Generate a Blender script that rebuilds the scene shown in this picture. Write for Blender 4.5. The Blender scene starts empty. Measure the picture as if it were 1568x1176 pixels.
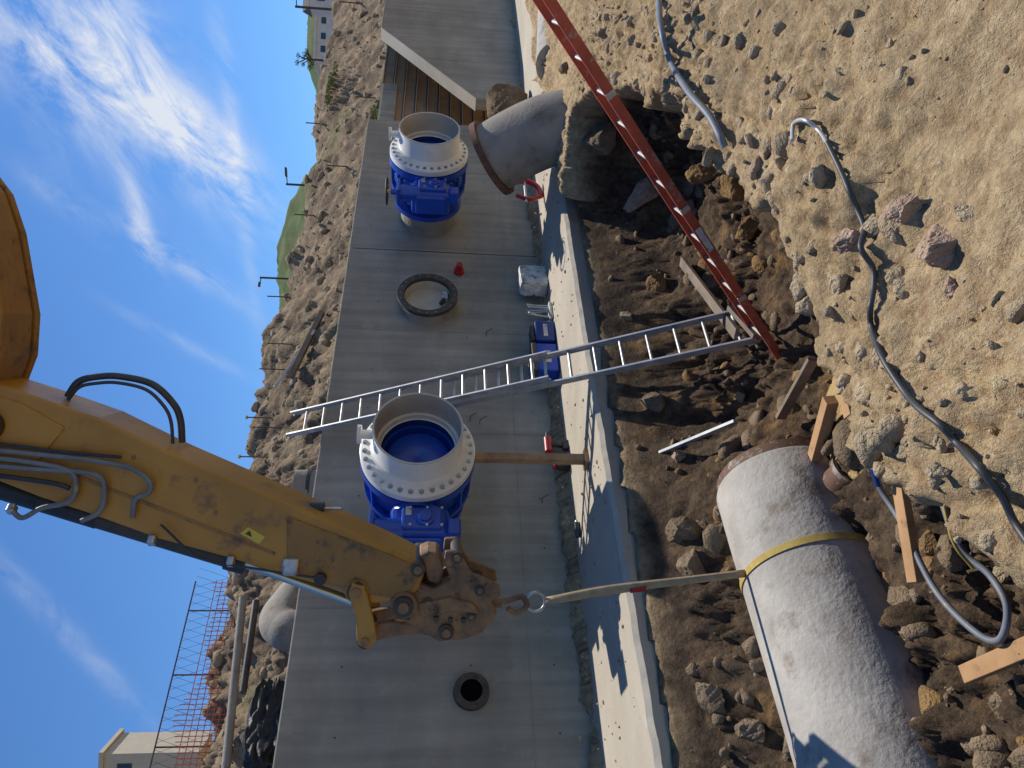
import bpy, bmesh, math, random
import numpy as np
from mathutils import Vector, Matrix
random.seed(7); rng=np.random.default_rng(7)
S=bpy.context.scene
# ------------------------------------------------------------------ frame
# World: X runs along the concrete wall, Y away from the viewer (wall face at Y=8), Z up, footing top z=0
HC=1.76; YAW=math.radians(41.2); PITCH=math.radians(6.15); ROLL=math.radians(1.7); FPX=1150.
Fh=Vector((math.sin(YAW),math.cos(YAW),0)); R0=Vector((math.cos(YAW),-math.sin(YAW),0)); Z=Vector((0,0,1))
F=Fh*math.cos(PITCH)-Z*math.sin(PITCH); U0=Fh*math.sin(PITCH)+Z*math.cos(PITCH)
R=R0*math.cos(ROLL)+U0*math.sin(ROLL); U=U0*math.cos(ROLL)-R0*math.sin(ROLL)
C=Vector((0,0,HC))
def ray(x,y):
    u=1176-y; v=x
    return (F*FPX+R*(u-588)-U*(v-784)).normalized()
def onpl(x,y,P0,m):
    d=ray(x,y); return C+d*((P0-C).dot(m)/d.dot(m))
def onY(x,y,Y): return onpl(x,y,Vector((0,Y,0)),Vector((0,1,0)))
def onz(x,y,z): return onpl(x,y,Vector((0,0,z)),Z)
def onD(x,y,D):
    d=ray(x,y); return C+d*(D/d.dot(F))
# ------------------------------------------------------------------ noise
_p=rng.permutation(256); _p=np.concatenate([_p,_p,_p])
_g=rng.normal(size=(256,2)); _g/=np.linalg.norm(_g,axis=1)[:,None]
def perlin(x,y):
    xi=np.floor(x).astype(int); yi=np.floor(y).astype(int); xf=x-xi; yf=y-yi
    xi&=255; yi&=255
    def gr(a,b,fx,fy):
        h=_p[_p[a]+b]; return _g[h,0]*fx+_g[h,1]*fy
    u=xf*xf*xf*(xf*(xf*6-15)+10); v=yf*yf*yf*(yf*(yf*6-15)+10)
    n00=gr(xi,yi,xf,yf); n10=gr((xi+1)&255,yi,xf-1,yf); n01=gr(xi,(yi+1)&255,xf,yf-1); n11=gr((xi+1)&255,(yi+1)&255,xf-1,yf-1)
    return ((n00*(1-u)+n10*u)*(1-v)+(n01*(1-u)+n11*u)*v)*1.5
def fbm(x,y,o=4,s=0.):
    r=0;a=1.;t=0
    for i in range(o):
        r=r+a*perlin(x*2**i+s+i*17.3,y*2**i+s*.7+i*9.1); t+=a; a*=.5
    return r/t
def billow(x,y,o=3,s=0.):
    r=0;a=1.;t=0
    for i in range(o):
        r=r+a*np.abs(perlin(x*2**i+s+i*11.3,y*2**i+s*.7+i*5.1)); t+=a; a*=.58
    return r/t
def ss(t): t=np.clip(t,0,1); return t*t*(3-2*t)
PIT=np.array([(-14,7.9),(-14,1.5),(.5,1.75),(1.5,2.0),(2.1,2.2),(2.75,2.2),(3.6,2.15),(4.5,2.45),(5.9,3.0),(7.3,3.6),(8.5,4.3),(8.9,5.0),(8.3,5.72),(9.2,5.87),(14,6.0),(24,6.0),(24,7.9)],float)
def sdist(x,y):
    d=np.full(x.shape,1e9); ins=np.zeros(x.shape,bool); n=len(PIT)
    for i in range(n):
        ax,ay=PIT[i]; bx,by=PIT[(i+1)%n]
        ex,ey=bx-ax,by-ay; t=np.clip(((x-ax)*ex+(y-ay)*ey)/(ex*ex+ey*ey),0,1)
        d=np.minimum(d,np.hypot(x-ax-t*ex,y-ay-t*ey))
        c=((ay>y)!=(by>y)); xx=(bx-ax)*(y-ay)/((by-ay) if by!=ay else 1e-9)+ax
        ins^=(c&(x<xx))
    return np.where(ins,d,-d)
def edge(x): return np.interp(x,[-14,1.5,6,24],[5.95,5.99,6.17,6.17])
def ground(x,y):
    x=np.asarray(x,float); y=np.asarray(y,float)
    near=ss((60-np.hypot(x,y))/30)
    sd=sdist(x,y)+(.26*fbm(x*.9,y*.9,3,3.)+.17*fbm(x*3.1,y*3.1,4,8.))*ss((5.9-y)/.5)
    t=.62*ss(sd/.10)+.12*ss((sd-.12)/.08)+.26*ss((sd-.22)/.22)
    clod=billow(x*4.,y*4.,4,5.); clod2=billow(x*1.3,y*1.3,3,9.); fine=billow(x*11.,y*11.,3,25.)
    m=ss((fbm(x*.55,y*.55,2,21.)+.2)/.35); lip=ss(1-np.abs(sd+.40)/.8)
    bank=.03+.15*fbm(x*.5,y*.5,3,1.)+.08*clod2+(.03+.08*m+.12*lip)*clod+(.010+.035*m+.02*lip)*fine
    bank=bank-.035*ss((np.abs(perlin(x*1.1-y*.8,(x*.8+y*1.1)*.15+3))-.02)/.1*-1+1)*ss((-sd-.5)/.5)
    ed=edge(x); dy=ed-y
    fa=np.interp(dy,[0,.12,.35,.75,1.5],[-.12,-.40,-.72,-1.05,-1.7]); fb=np.interp(dy,[0,.1,.35,.7],[-.14,-.5,-1.15,-1.5])
    k=ss((x-3.7)/1.2); fl=fa*(1-k)+fb*k
    fl=fl+.38*ss((4.9-y)/.6)*ss((4.2-x)/1.)*(1-ss((.9-x)/1.))
    kk=ss((x-8.3)/.4)*ss((y-5.5)/.3); fl=fl*(1-kk)+(-.30)*kk
    rough=ss(dy/.3)
    fl=fl+(.34*(clod-.2)+.60*(clod2-.22)+.07*(fine-.2))*rough*(.4+.6*ss((fbm(x*.8,y*.8,2,33.)+.2)/.3))
    fl=np.where(dy<0,-.2,fl)
    zf=bank*(1-t)+fl*t
    face=t*(1-t)*4
    zf=zf+face*(.38*(billow(x*2.2,y*2.2,4,13.)-.2)+.16*(fine-.2))
    e=8.2+1.1*ss((x-13.6)/.3)
    crest=5.0+.035*np.clip(x,-20,45)+.35*fbm(x*.25,y*.1,3,2.)
    up=ss((y-e-.5)/4.6)
    rut=billow(x*.55+.25*y,y*.28,4,4.)
    hs=2.72+(crest-2.72)*up+ss((y-e-.6)/1.)*(.95*(rut-.25)+.32*(billow(x*2.,y*1.3,3,6.)-.2)+.12*(billow(x*6.,y*5,2,16.)-.2))*near
    hs=hs+.03*np.clip(y-16,0,400)+2.2*fbm(x*.02,y*.02,3,2.)*ss((y-25)/40)
    tt=ss((y-e)/.06)
    return zf*(1-tt)+hs*tt
def gz(x,y): return float(ground(np.array([x]),np.array([y]))[0])
def ong(x,y,off=0.,tmin=1.2,tmax=40):
    d=ray(x,y); t=np.concatenate([np.arange(tmin,12,.02),np.arange(12,tmax,.1)])
    X=C.x+d.x*t; Yv=C.y+d.y*t; Zv=C.z+d.z*t
    h=ground(X,Yv)+off; i=np.argmax(Zv<h)
    if not (Zv<h).any(): i=len(t)-1
    return Vector((X[i],Yv[i],h[i]))
# ------------------------------------------------------------------ materials
def newmat(name):
    m=bpy.data.materials.new(name); m.use_nodes=True; nt=m.node_tree; b=nt.nodes['Principled BSDF']
    return m,nt,b
def ramp(nt,src,stops):
    r=nt.nodes.new('ShaderNodeValToRGB'); el=r.color_ramp.elements
    while len(el)<len(stops): el.new(.5)
    for e,(p,c) in zip(el,stops):
        e.position=p; e.color=(c,c,c,1) if isinstance(c,(int,float)) else (*c,1)
    nt.links.new(src,r.inputs[0]); return r
def mix(nt,fac,a,b,mode='MIX'):
    m=nt.nodes.new('ShaderNodeMix'); m.data_type='RGBA'; m.blend_type=mode
    for i,s in ((0,fac),(6,a),(7,b)):
        if hasattr(s,'links'): nt.links.new(s,m.inputs[i])
        elif i==0: m.inputs[0].default_value=s
        else: m.inputs[i].default_value=(*s,1)
    return m.outputs[2]
def noise(nt,vec,scale,detail=4,rough=.6):
    n=nt.nodes.new('ShaderNodeTexNoise'); n.inputs['Scale'].default_value=scale; n.inputs['Detail'].default_value=detail; n.inputs['Roughness'].default_value=rough
    if vec: nt.links.new(vec,n.inputs['Vector'])
    return n.outputs['Fac']
def coords(nt,scale=(1,1,1)):
    g=nt.nodes.new('ShaderNodeNewGeometry'); mp=nt.nodes.new('ShaderNodeMapping'); mp.inputs['Scale'].default_value=scale
    nt.links.new(g.outputs['Position'],mp.inputs['Vector']); return mp.outputs[0]
def bump(nt,b,h,strength=.5,dist=.02,prev=None):
    n=nt.nodes.new('ShaderNodeBump'); n.inputs['Strength'].default_value=strength; n.inputs['Distance'].default_value=dist
    nt.links.new(h,n.inputs['Height'])
    if prev: nt.links.new(prev,n.inputs['Normal'])
    nt.links.new(n.outputs[0],b.inputs['Normal']); return n.outputs[0]
def mat(name,c1,c2=None,scale=6,rough=.6,metal=0,bs=.3,bd=.004,stain=None,stain_amt=.5,sscale=3,spec=.5):
    m,nt,b=newmat(name); c2=c2 or tuple(x*.75 for x in c1); v=coords(nt)
    f=ramp(nt,noise(nt,v,scale),[(.35,0.),(.65,1.)]).outputs[0]; col=mix(nt,f,c1,c2)
    if stain:
        f2=ramp(nt,noise(nt,v,sscale,6,.7),[(.65-.2*stain_amt,0.),(.72-.12*stain_amt,1.)]).outputs[0]; col=mix(nt,f2,col,stain)
    nt.links.new(col,b.inputs['Base Color']); b.inputs['Roughness'].default_value=rough; b.inputs['Metallic'].default_value=metal
    b.inputs['Specular IOR Level'].default_value=spec
    if bs: bump(nt,b,noise(nt,v,scale*8,3),bs,bd)
    return m
def dirtmat():
    m,nt,b=newmat('dirt'); v=coords(nt)
    big=ramp(nt,noise(nt,v,.9,4),[(.35,0.),(.65,1.)]).outputs[0]
    col=mix(nt,big,(.58,.44,.27),(.46,.34,.20))
    sm=ramp(nt,noise(nt,v,14,5,.7),[(.3,0.),(.7,1.)]).outputs[0]
    col=mix(nt,.8,col,mix(nt,sm,(.27,.24,.20),(.72,.71,.68)),'OVERLAY')
    n16=noise(nt,v,1.6,5)
    col=mix(nt,ramp(nt,n16,[(.54,0.),(.66,.55)]).outputs[0],col,(.34,.25,.15))
    vo=nt.nodes.new('ShaderNodeTexVoronoi'); vo.inputs['Scale'].default_value=38; nt.links.new(v,vo.inputs['Vector'])
    pb=ramp(nt,vo.outputs['Distance'],[(.12,1.),(.2,0.)]).outputs[0]
    mm=nt.nodes.new('ShaderNodeMath'); mm.operation='MULTIPLY'; nt.links.new(pb,mm.inputs[0]); nt.links.new(sm,mm.inputs[1])
    col=mix(nt,mm.outputs[0],col,(.46,.40,.32))
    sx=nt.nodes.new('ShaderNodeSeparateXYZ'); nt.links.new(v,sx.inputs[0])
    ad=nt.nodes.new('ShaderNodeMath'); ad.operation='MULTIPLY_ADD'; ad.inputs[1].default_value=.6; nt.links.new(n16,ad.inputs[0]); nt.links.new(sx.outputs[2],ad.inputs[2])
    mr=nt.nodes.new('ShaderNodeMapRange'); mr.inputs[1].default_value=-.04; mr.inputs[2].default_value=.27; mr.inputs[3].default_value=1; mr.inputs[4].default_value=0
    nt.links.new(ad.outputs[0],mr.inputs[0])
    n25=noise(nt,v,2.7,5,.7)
    damp_shade=mix(nt,ramp(nt,n25,[(.38,0.),(.62,1.)]).outputs[0],(.175,.12,.075),(.065,.047,.033))
    damp_shade=mix(nt,ramp(nt,n16,[(.56,0.),(.66,.65)]).outputs[0],damp_shade,(.28,.165,.07))
    damp_shade=mix(nt,.7,damp_shade,mix(nt,sm,(.22,.22,.22),(.75,.74,.72)),'OVERLAY')
    col=mix(nt,mr.outputs[0],col,damp_shade)  # below grade: damp soil tone, with pit shade also painted into the colour
    mr2=nt.nodes.new('ShaderNodeMapRange'); mr2.inputs[1].default_value=1.5; mr2.inputs[2].default_value=2.6; nt.links.new(sx.outputs[2],mr2.inputs[0])
    vh=coords(nt,(1.3,.5,2.5)); hc=mix(nt,ramp(nt,noise(nt,vh,1.4,6,.72),[(.40,0.),(.60,1.)]).outputs[0],(.37,.275,.175),(.16,.115,.078))
    hc=mix(nt,ramp(nt,noise(nt,v,.45,5,.7),[(.58,0.),(.66,.5)]).outputs[0],hc,(.17,.175,.07))
    col=mix(nt,mr2.outputs[0],col,hc)
    nt.links.new(col,b.inputs['Base Color']); b.inputs['Roughness'].default_value=.95; b.inputs['Specular IOR Level'].default_value=.15
    p=bump(nt,b,noise(nt,v,9,7,.75),1.,.08)
    v2=nt.nodes.new('ShaderNodeTexVoronoi'); v2.inputs['Scale'].default_value=30; nt.links.new(v,v2.inputs['Vector'])
    bump(nt,b,v2.outputs['Distance'],.22,.02,p)
    return m
def concretemat(name,c1,c2,streak=True,band=True):
    m,nt,b=newmat(name); v=coords(nt); v2=coords(nt,(7,7,.35)); v3=coords(nt,(.5,.5,1.1))
    f=ramp(nt,noise(nt,v,.8,6,.65),[(.3,0.),(.7,1.)]).outputs[0]; col=mix(nt,f,c1,c2)
    if streak: col=mix(nt,.45,col,mix(nt,ramp(nt,noise(nt,v2,1.,5),[(.35,0.),(.65,1.)]).outputs[0],(.34,.34,.34),(.64,.64,.63)),'OVERLAY')
    if band: col=mix(nt,.5,col,mix(nt,ramp(nt,noise(nt,v3,1.3,5,.6),[(.35,0.),(.65,1.)]).outputs[0],(.36,.36,.36),(.63,.62,.61)),'OVERLAY')
    sp=ramp(nt,noise(nt,v,26,2),[(.66,0.),(.72,.35)]).outputs[0]; col=mix(nt,sp,col,(.20,.19,.17))
    n3=noise(nt,v,3.1,6,.75)
    lt=ramp(nt,n3,[(.58,0.),(.68,.3)]).outputs[0]; col=mix(nt,lt,col,tuple(min(.6,x*1.35) for x in c1))
    dk=ramp(nt,n3,[(.33,.4),(.42,0.)]).outputs[0]; col=mix(nt,dk,col,tuple(x*.65 for x in c1))
    nt.links.new(col,b.inputs['Base Color']); b.inputs['Roughness'].default_value=.85; b.inputs['Specular IOR Level'].default_value=.25
    bump(nt,b,noise(nt,v,30,5,.7),.4,.006); return m
M={}
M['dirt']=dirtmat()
M['sand']=mat('wet_sand',(.46,.33,.15),(.34,.24,.11),5,.9,0,1.,.03,spec=.1)
M['brownsoil']=mat('brown_soil',(.26,.18,.11),(.15,.105,.065),4,.95,0,1.,.05,spec=.1)
M['wall']=concretemat('cast_concrete',(.335,.305,.248),(.268,.245,.20))
M['foot']=concretemat('footing_concrete',(.47,.42,.335),(.36,.315,.25),False,False)
M['mortar']=mat('mortar_coating',(.45,.42,.37),(.34,.315,.275),3,.9,0,.8,.01,stain=(.24,.20,.155),stain_amt=.6,sscale=2.2)
M['oldconc']=mat('old_concrete',(.32,.285,.235),(.23,.20,.165),3,.9,0,.8,.01,stain=(.18,.145,.11),stain_amt=.4,sscale=3)
M['rust']=mat('rusty_steel',(.17,.085,.05),(.11,.065,.045),14,.8,.2,.5,.004,stain=(.33,.30,.27),stain_amt=.55,sscale=7)
M['rustdark']=mat('rusty_flange',(.17,.085,.05),(.09,.05,.035),14,.8,.2,.5,.004)
M['blue']=mat('blue_enamel',(.010,.070,.44),(.008,.050,.34),5,.3,0,.05,.001,stain=(.05,.09,.25),stain_amt=.15,sscale=9)
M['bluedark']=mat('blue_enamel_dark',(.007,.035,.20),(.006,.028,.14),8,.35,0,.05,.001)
M['white']=mat('white_epoxy',(.80,.77,.70),(.70,.67,.60),4,.4,0,.05,.001)
M['cream']=mat('cream_lining',(.58,.53,.43),(.48,.43,.34),3,.5,0,.1,.001)
M['steel']=mat('galvanised_steel',(.50,.50,.49),(.36,.36,.36),9,.4,.7,.1,.001)
M['alu']=mat('aluminium',(.55,.54,.52),(.40,.40,.39),9,.45,.5,.1,.001)
M['level']=mat('level_body',(.34,.36,.38),(.24,.26,.28),9,.45,.3,.1,.001)
M['yellow']=mat('yellow_machine_paint',(.43,.225,.028),(.34,.175,.024),2.2,.45,0,.2,.003,stain=(.20,.11,.035),stain_amt=.45,sscale=3.5)
M['yellowdirty']=mat('yellow_paint_worn',(.31,.165,.035),(.22,.12,.032),4,.55,0,.3,.004,stain=(.085,.06,.04),stain_amt=.55,sscale=7)
M['grimy']=mat('grimy_machine_steel',(.34,.195,.085),(.15,.09,.055),6,.65,.1,.6,.006,stain=(.055,.042,.035),stain_amt=.5,sscale=7)
M['black']=mat('black_rubber',(.018,.018,.02),(.03,.03,.03),10,.5,0,.1,.001)
M['bore_shade']=mat('painted_bore_shade',(.006,.006,.006),(.004,.004,.004),10,1.,0,0,.001,spec=0.)
M['darksteel']=mat('dark_steel',(.05,.045,.042),(.09,.07,.055),10,.55,.3,.2,.002)
M['chrome']=mat('chrome_rod',(.50,.47,.42),(.40,.38,.34),4,.28,.9,0,.001)
M['hosegrey']=mat('grey_conduit',(.17,.19,.22),(.11,.125,.145),6,.55,0,.1,.001,stain=(.30,.25,.17),stain_amt=.35,sscale=12)
M['cable']=mat('cable_black',(.03,.032,.036),(.055,.055,.055),10,.5,0,.1,.001)
M['orange']=mat('orange_fibreglass',(.50,.085,.04),(.36,.06,.03),5,.55,0,.2,.002,stain=(.40,.26,.19),stain_amt=.5,sscale=9)
M['wood']=mat('lumber',(.46,.27,.125),(.34,.19,.085),3,.8,0,.5,.004,stain=(.22,.13,.07),stain_amt=.4,sscale=5)
M['oldwood']=mat('weathered_lumber',(.24,.185,.14),(.15,.12,.09),4,.9,0,.6,.004)
M['brownwood']=mat('tan_boards',(.42,.26,.13),(.32,.19,.095),3,.75,0,.4,.004)
M['strap']=mat('sling_webbing',(.50,.37,.21),(.38,.28,.155),14,.85,0,.5,.002)
M['strapy']=mat('yellow_webbing',(.50,.36,.09),(.38,.27,.07),14,.85,0,.5,.002)
M['red']=mat('red_paint',(.45,.02,.02),(.32,.015,.015),8,.4,0,.1,.001)
M['bag']=mat('white_sack',(.66,.64,.59),(.45,.44,.42),9,.6,0,.6,.01,stain=(.10,.10,.10),stain_amt=.6,sscale=11)
M['rock']=mat('rock_tan',(.46,.36,.235),(.29,.225,.145),6,.95,0,1.,.03,spec=.15)
M['rock2']=mat('rock_pink',(.50,.36,.26),(.36,.24,.165),7,.95,0,1.,.03,spec=.15)
M['rock3']=mat('rock_ochre',(.33,.205,.09),(.20,.125,.06),6,.95,0,1.,.03,spec=.15)
M['rock4']=mat('rock_soil_coated',(.29,.215,.14),(.17,.125,.08),6,.95,0,1.,.03,spec=.1)
M['green']=mat('hill_scrub',(.06,.10,.035),(.12,.14,.06),.25,.95,0,0,.01,spec=.1)
M['grass']=mat('dry_grass',(.16,.20,.05),(.22,.21,.09),3,.9,0,0,.01)
M['leaf']=mat('foliage',(.045,.085,.02),(.08,.12,.035),3,.8,0,0,.01)
M['bark']=mat('bark',(.12,.085,.06),(.08,.06,.04),6,.9)
M['render']=mat('beige_render',(.50,.44,.34),(.46,.40,.31),2,.8)
M['housewhite']=mat('white_siding',(.62,.60,.56),(.54,.52,.48),2,.7)
M['roof']=mat('roof_shingle',(.16,.14,.13),(.12,.11,.10),4,.9)
M['glass']=mat('window_glass',(.03,.04,.05),(.04,.05,.06),2,.1,0,0)
M['tarp']=mat('black_tarp',(.012,.012,.014),(.02,.02,.02),4,.55,0,.2,.01,spec=.3)
M['omesh']=mat('orange_mesh',(.75,.16,.06),(.65,.13,.05),4,.6,0,0)
M['label']=mat('yellow_label',(.62,.50,.05),(.55,.44,.05),4,.5,0,0)
# ------------------------------------------------------------------ mesh helpers
def link(o): S.collection.objects.link(o); return o
def mesh(name,V,Fc,m,smooth=None,bevel=0,parent=None):
    me=bpy.data.meshes.new(name); me.from_pydata([tuple(v) for v in V],[],Fc); me.validate(); me.update()
    bm=bmesh.new(); bm.from_mesh(me); bmesh.ops.recalc_face_normals(bm,faces=bm.faces); bm.to_mesh(me); bm.free()
    if smooth is not None:
        for p in me.polygons: p.use_smooth=True
        me.set_sharp_from_angle(angle=math.radians(smooth))
    o=link(bpy.data.objects.new(name,me)); me.materials.append(M[m])
    if bevel:
        b=o.modifiers.new('bevel','BEVEL'); b.width=bevel; b.segments=2; b.limit_method='ANGLE'
    if parent: o.parent=parent
    return o
def empty(name,loc=(0,0,0)):
    e=link(bpy.data.objects.new(name,None)); e.empty_display_size=.2; return e
def frame(ax,up=None):
    ax=Vector(ax).normalized(); up=Vector(up) if up is not None else (Z if abs(ax.z)<.95 else Vector((1,0,0)))
    a=up.cross(ax).normalized(); b=ax.cross(a).normalized(); return ax,a,b
def lathe(name,o,ax,prof,m,seg=48,parent=None,smooth=35,closed=False):
    o=Vector(o); ax,a,b=frame(ax); V=[];Fc=[]; n=len(prof)
    for (t,r) in prof:
        for i in range(seg):
            th=2*math.pi*i/seg; V.append(o+ax*t+(a*math.cos(th)+b*math.sin(th))*max(r,1e-4))
    for j in range(n if closed else n-1):
        k=(j+1)%n
        for i in range(seg):
            i2=(i+1)%seg; Fc.append((j*seg+i,j*seg+i2,k*seg+i2,k*seg+i))
    return mesh(name,V,Fc,m,smooth,0,parent)
def cyl(name,p0,p1,r,m,parent=None,seg=20,r2=None):
    p0=Vector(p0);p1=Vector(p1); L=(p1-p0).length; r2=r if r2 is None else r2
    return lathe(name,p0,p1-p0,[(0,0),(0,r),(L,r2),(L,0)],m,seg,parent)
def bar(name,p0,p1,w,h,m,up=None,parent=None,bevel=.003):
    p0=Vector(p0);p1=Vector(p1); ax,a,b=frame(p1-p0,up)
    V=[p+a*sx*w/2+b*sy*h/2 for p in (p0,p1) for sx,sy in((-1,-1),(1,-1),(1,1),(-1,1))]
    return mesh(name,V,[(0,1,2,3),(4,7,6,5),(0,4,5,1),(1,5,6,2),(2,6,7,3),(3,7,4,0)],m,None,bevel,parent)
def box(name,c,s,m,parent=None,bevel=.004,rot=0):
    c=Vector(c); ux=Vector((math.cos(rot),math.sin(rot),0))*s[0]/2
    return bar(name,c-ux,c+ux,s[1],s[2],m,Z,parent,bevel)
def smoothpts(P,n=8):
    P=[Vector(p) for p in P]; Q=[P[0]*2-P[1]]+P+[P[-1]*2-P[-2]]; out=[]
    for i in range(1,len(Q)-2):
        p0,p1,p2,p3=Q[i-1:i+3]
        for k in range(n):
            t=k/n; out.append(.5*((2*p1)+(p2-p0)*t+(2*p0-5*p1+4*p2-p3)*t*t+(3*p1-p0-3*p2+p3)*t**3))
    out.append(P[-1]); return out
def tube(name,P,r,m,parent=None,seg=10,n=8,rad=None,cap=True):
    P=smoothpts(P,n) if n else [Vector(p) for p in P]; V=[];Fc=[]
    ax=(P[1]-P[0]).normalized(); _,a,b=frame(ax)
    for i,p in enumerate(P):
        t=(P[min(i+1,len(P)-1)]-P[max(i-1,0)]).normalized(); a=(a-t*a.dot(t)).normalized(); b=t.cross(a)
        rr=rad(i/(len(P)-1)) if rad else r
        for k in range(seg):
            th=2*math.pi*k/seg; V.append(p+(a*math.cos(th)+b*math.sin(th))*rr)
    for i in range(len(P)-1):
        for k in range(seg):
            k2=(k+1)%seg; Fc.append((i*seg+k,i*seg+k2,(i+1)*seg+k2,(i+1)*seg+k))
    if cap: Fc.append(tuple(range(seg))); Fc.append(tuple((len(P)-1)*seg+k for k in range(seg)))
    return mesh(name,V,Fc,m,50,0,parent)
def prism(name,P,thick,m,parent=None,bevel=.02):
    P=[Vector(p) for p in P]; t=Vector(thick); n=len(P)
    V=[p-t/2 for p in P]+[p+t/2 for p in P]
    Fc=[tuple(range(n)),tuple(range(2*n-1,n-1,-1))]+[(i,(i+1)%n,n+(i+1)%n,n+i) for i in range(n)]
    return mesh(name,V,Fc,m,None,bevel,parent)
def npmesh(name,V,Fc,m,smooth=False):
    me=bpy.data.meshes.new(name); V=np.asarray(V,np.float32); Fc=np.asarray(Fc,np.int32); k=Fc.shape[1]
    me.vertices.add(len(V)); me.vertices.foreach_set('co',V.ravel())
    me.loops.add(Fc.size); me.loops.foreach_set('vertex_index',Fc.ravel())
    me.polygons.add(len(Fc)); me.polygons.foreach_set('loop_start',np.arange(0,Fc.size,k,dtype=np.int32)); me.polygons.foreach_set('loop_total',np.full(len(Fc),k,np.int32))
    me.update(calc_edges=True); me.validate()
    if smooth: me.polygons.foreach_set('use_smooth',np.ones(len(Fc),bool))
    me.materials.append(M[m]); return link(bpy.data.objects.new(name,me))
# ------------------------------------------------------------------ ground
def grow(a,b,st,g=1.25):
    out=[];x=a;s=st
    while abs(x-a)<abs(b-a): s*=g; x+=s*(1 if b>a else -1); out.append(x)
    return out
xs=np.array(grow(-15,-700,.3)[::-1]+list(np.arange(-15,-3,.2))+list(np.arange(-3,.4,.05))+list(np.arange(.4,9.2,.021))+list(np.arange(9.2,15,.05))+list(np.arange(15,45,.16))+grow(45,900,.2))
ys=np.array(grow(-3,-500,.2)[::-1]+list(np.arange(-3,.4,.15))+list(np.arange(.4,6.2,.021))+list(np.arange(6.25,8.19,.2))+[8.19,8.22,8.27,8.32]+list(np.arange(8.4,15,.06))+list(np.arange(15,25,.25))+grow(25,900,.3))
XX,YY=np.meshgrid(xs,ys); ZZ=ground(XX.ravel(),YY.ravel())
nx,ny=len(xs),len(ys); I=np.arange(nx*ny).reshape(ny,nx)
Q=np.stack([I[:-1,:-1],I[:-1,1:],I[1:,1:],I[1:,:-1]],-1).reshape(-1,4)
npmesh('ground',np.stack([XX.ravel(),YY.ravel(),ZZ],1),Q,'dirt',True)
# ------------------------------------------------------------------ rocks
bm=bmesh.new(); bmesh.ops.create_icosphere(bm,subdivisions=2,radius=1); IV=np.array([v.co[:] for v in bm.verts]); IF=np.array([[v.index for v in f.verts] for f in bm.faces]); bm.free()
bm=bmesh.new(); bmesh.ops.create_icosphere(bm,subdivisions=5,radius=1); BV=np.array([v.co[:] for v in bm.verts]); BF=np.array([[v.index for v in f.verts] for f in bm.faces]); bm.free()
def rockverts(V,c,r,seed,flat=.7,cuts=9):
    q=np.random.default_rng(seed); V=V.copy()
    for _ in range(cuts):
        n=q.normal(size=3); n/=np.linalg.norm(n); d=V@n; k=q.uniform(.5,.85); V-=np.outer(np.clip(d-k,0,None),n)
    A=q.normal(size=(3,3)); Qm,_=np.linalg.qr(A); V=(V*np.array([1.,q.uniform(.6,.95),q.uniform(.5,.8)]))@Qm.T
    V[:,2]*=flat+.2; return V*r+np.array(c)
def rockfield(name,n,xr,yr,rr,m,cond=None,seed=0,pw=3.,sink=.0):
    q=np.random.default_rng(seed); x=q.uniform(*xr,n); y=q.uniform(*yr,n); r=rr[0]+(rr[1]-rr[0])*q.uniform(0,1,n)**pw
    z=ground(x,y)
    if cond is not None: k=cond(x,y,z); x,y,z,r=x[k],y[k],z[k],r[k]
    Vs=[];Fs=[];o=0
    for i in range(len(x)):
        Vs.append(rockverts(IV,(x[i],y[i],z[i]+r[i]*sink),r[i],seed*10000+i)); Fs.append(IF+o); o+=len(IV)
    return npmesh(name,np.concatenate(Vs),np.concatenate(Fs),m)
cl=lambda x,y,z: fbm(x*.8,y*.8,2,50.)>-.08
off_foot=lambda x,y: y<edge(x)-.05
def liprocks(x,y,z):
    sd=sdist(x,y); return (sd>-.7)&(sd<.35)&(z>-.5)&(y<5.6)
rockfield('bank_stones',5200,(.2,9),(.8,5.9),(.005,.04),'rock',lambda x,y,z:(z>-.15)&cl(x,y,z)&off_foot(x,y),1,5.)
rockfield('bank_lip_stones',2600,(-.5,8.6),(1.3,5.5),(.01,.085),'rock',liprocks,41,3.,-.1)
rockfield('bank_cobbles',60,(.2,8),(.8,5.5),(.03,.085),'rock2',lambda x,y,z:(z>-.15)&(fbm(x*.8,y*.8,2,90.)>.02),8,2.)
rockfield('pit_rubble',2300,(-3,8.7),(2,6.1),(.012,.11),'rock4',lambda x,y,z:(z<-.25)&(fbm(x*.9,y*.9,2,70.)>-.03)&off_foot(x,y),2,3.5,-.15)
rockfield('pit_lumps',260,(-2,8.8),(2.6,6.0),(.10,.32),'rock4',lambda x,y,z:(z<-.35)&(fbm(x*.9,y*.9,2,120.)>-.05)&off_foot(x+0,y+.25),9,2.,-.35)
rockfield('pit_ochre_stones',190,(-2,8.9),(2,6.0),(.03,.22),'rock3',lambda x,y,z:(z<-.3)&off_foot(x,y+.15),3,3.,-.2)
rockfield('hillside_stones',2200,(-8,30),(8.6,14),(.03,.22),'rock',lambda x,y,z:z>2.8,4,4.,-.2)
def boulder(x,y,px,m,seed,flat=.7,sink=.0):
    p=ong(x,y); D=(p-C).dot(F); r=px/FPX*D
    V=rockverts(BV,(0,0,0),1,seed,flat,14)
    nrm=V/np.maximum(np.linalg.norm(V,axis=1)[:,None],1e-6)
    dsp=.09*(billow(V[:,0]*2.2+V[:,2]*1.7,V[:,1]*2.2-V[:,2],4,seed)-.25)*2+.03*fbm(V[:,0]*9+V[:,2]*7,V[:,1]*9,2,seed)
    V=(V+nrm*dsp[:,None])*r
    V+=np.array([p.x,p.y,p.z+r*sink]); return npmesh('boulder',V,BF,m,False)
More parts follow.
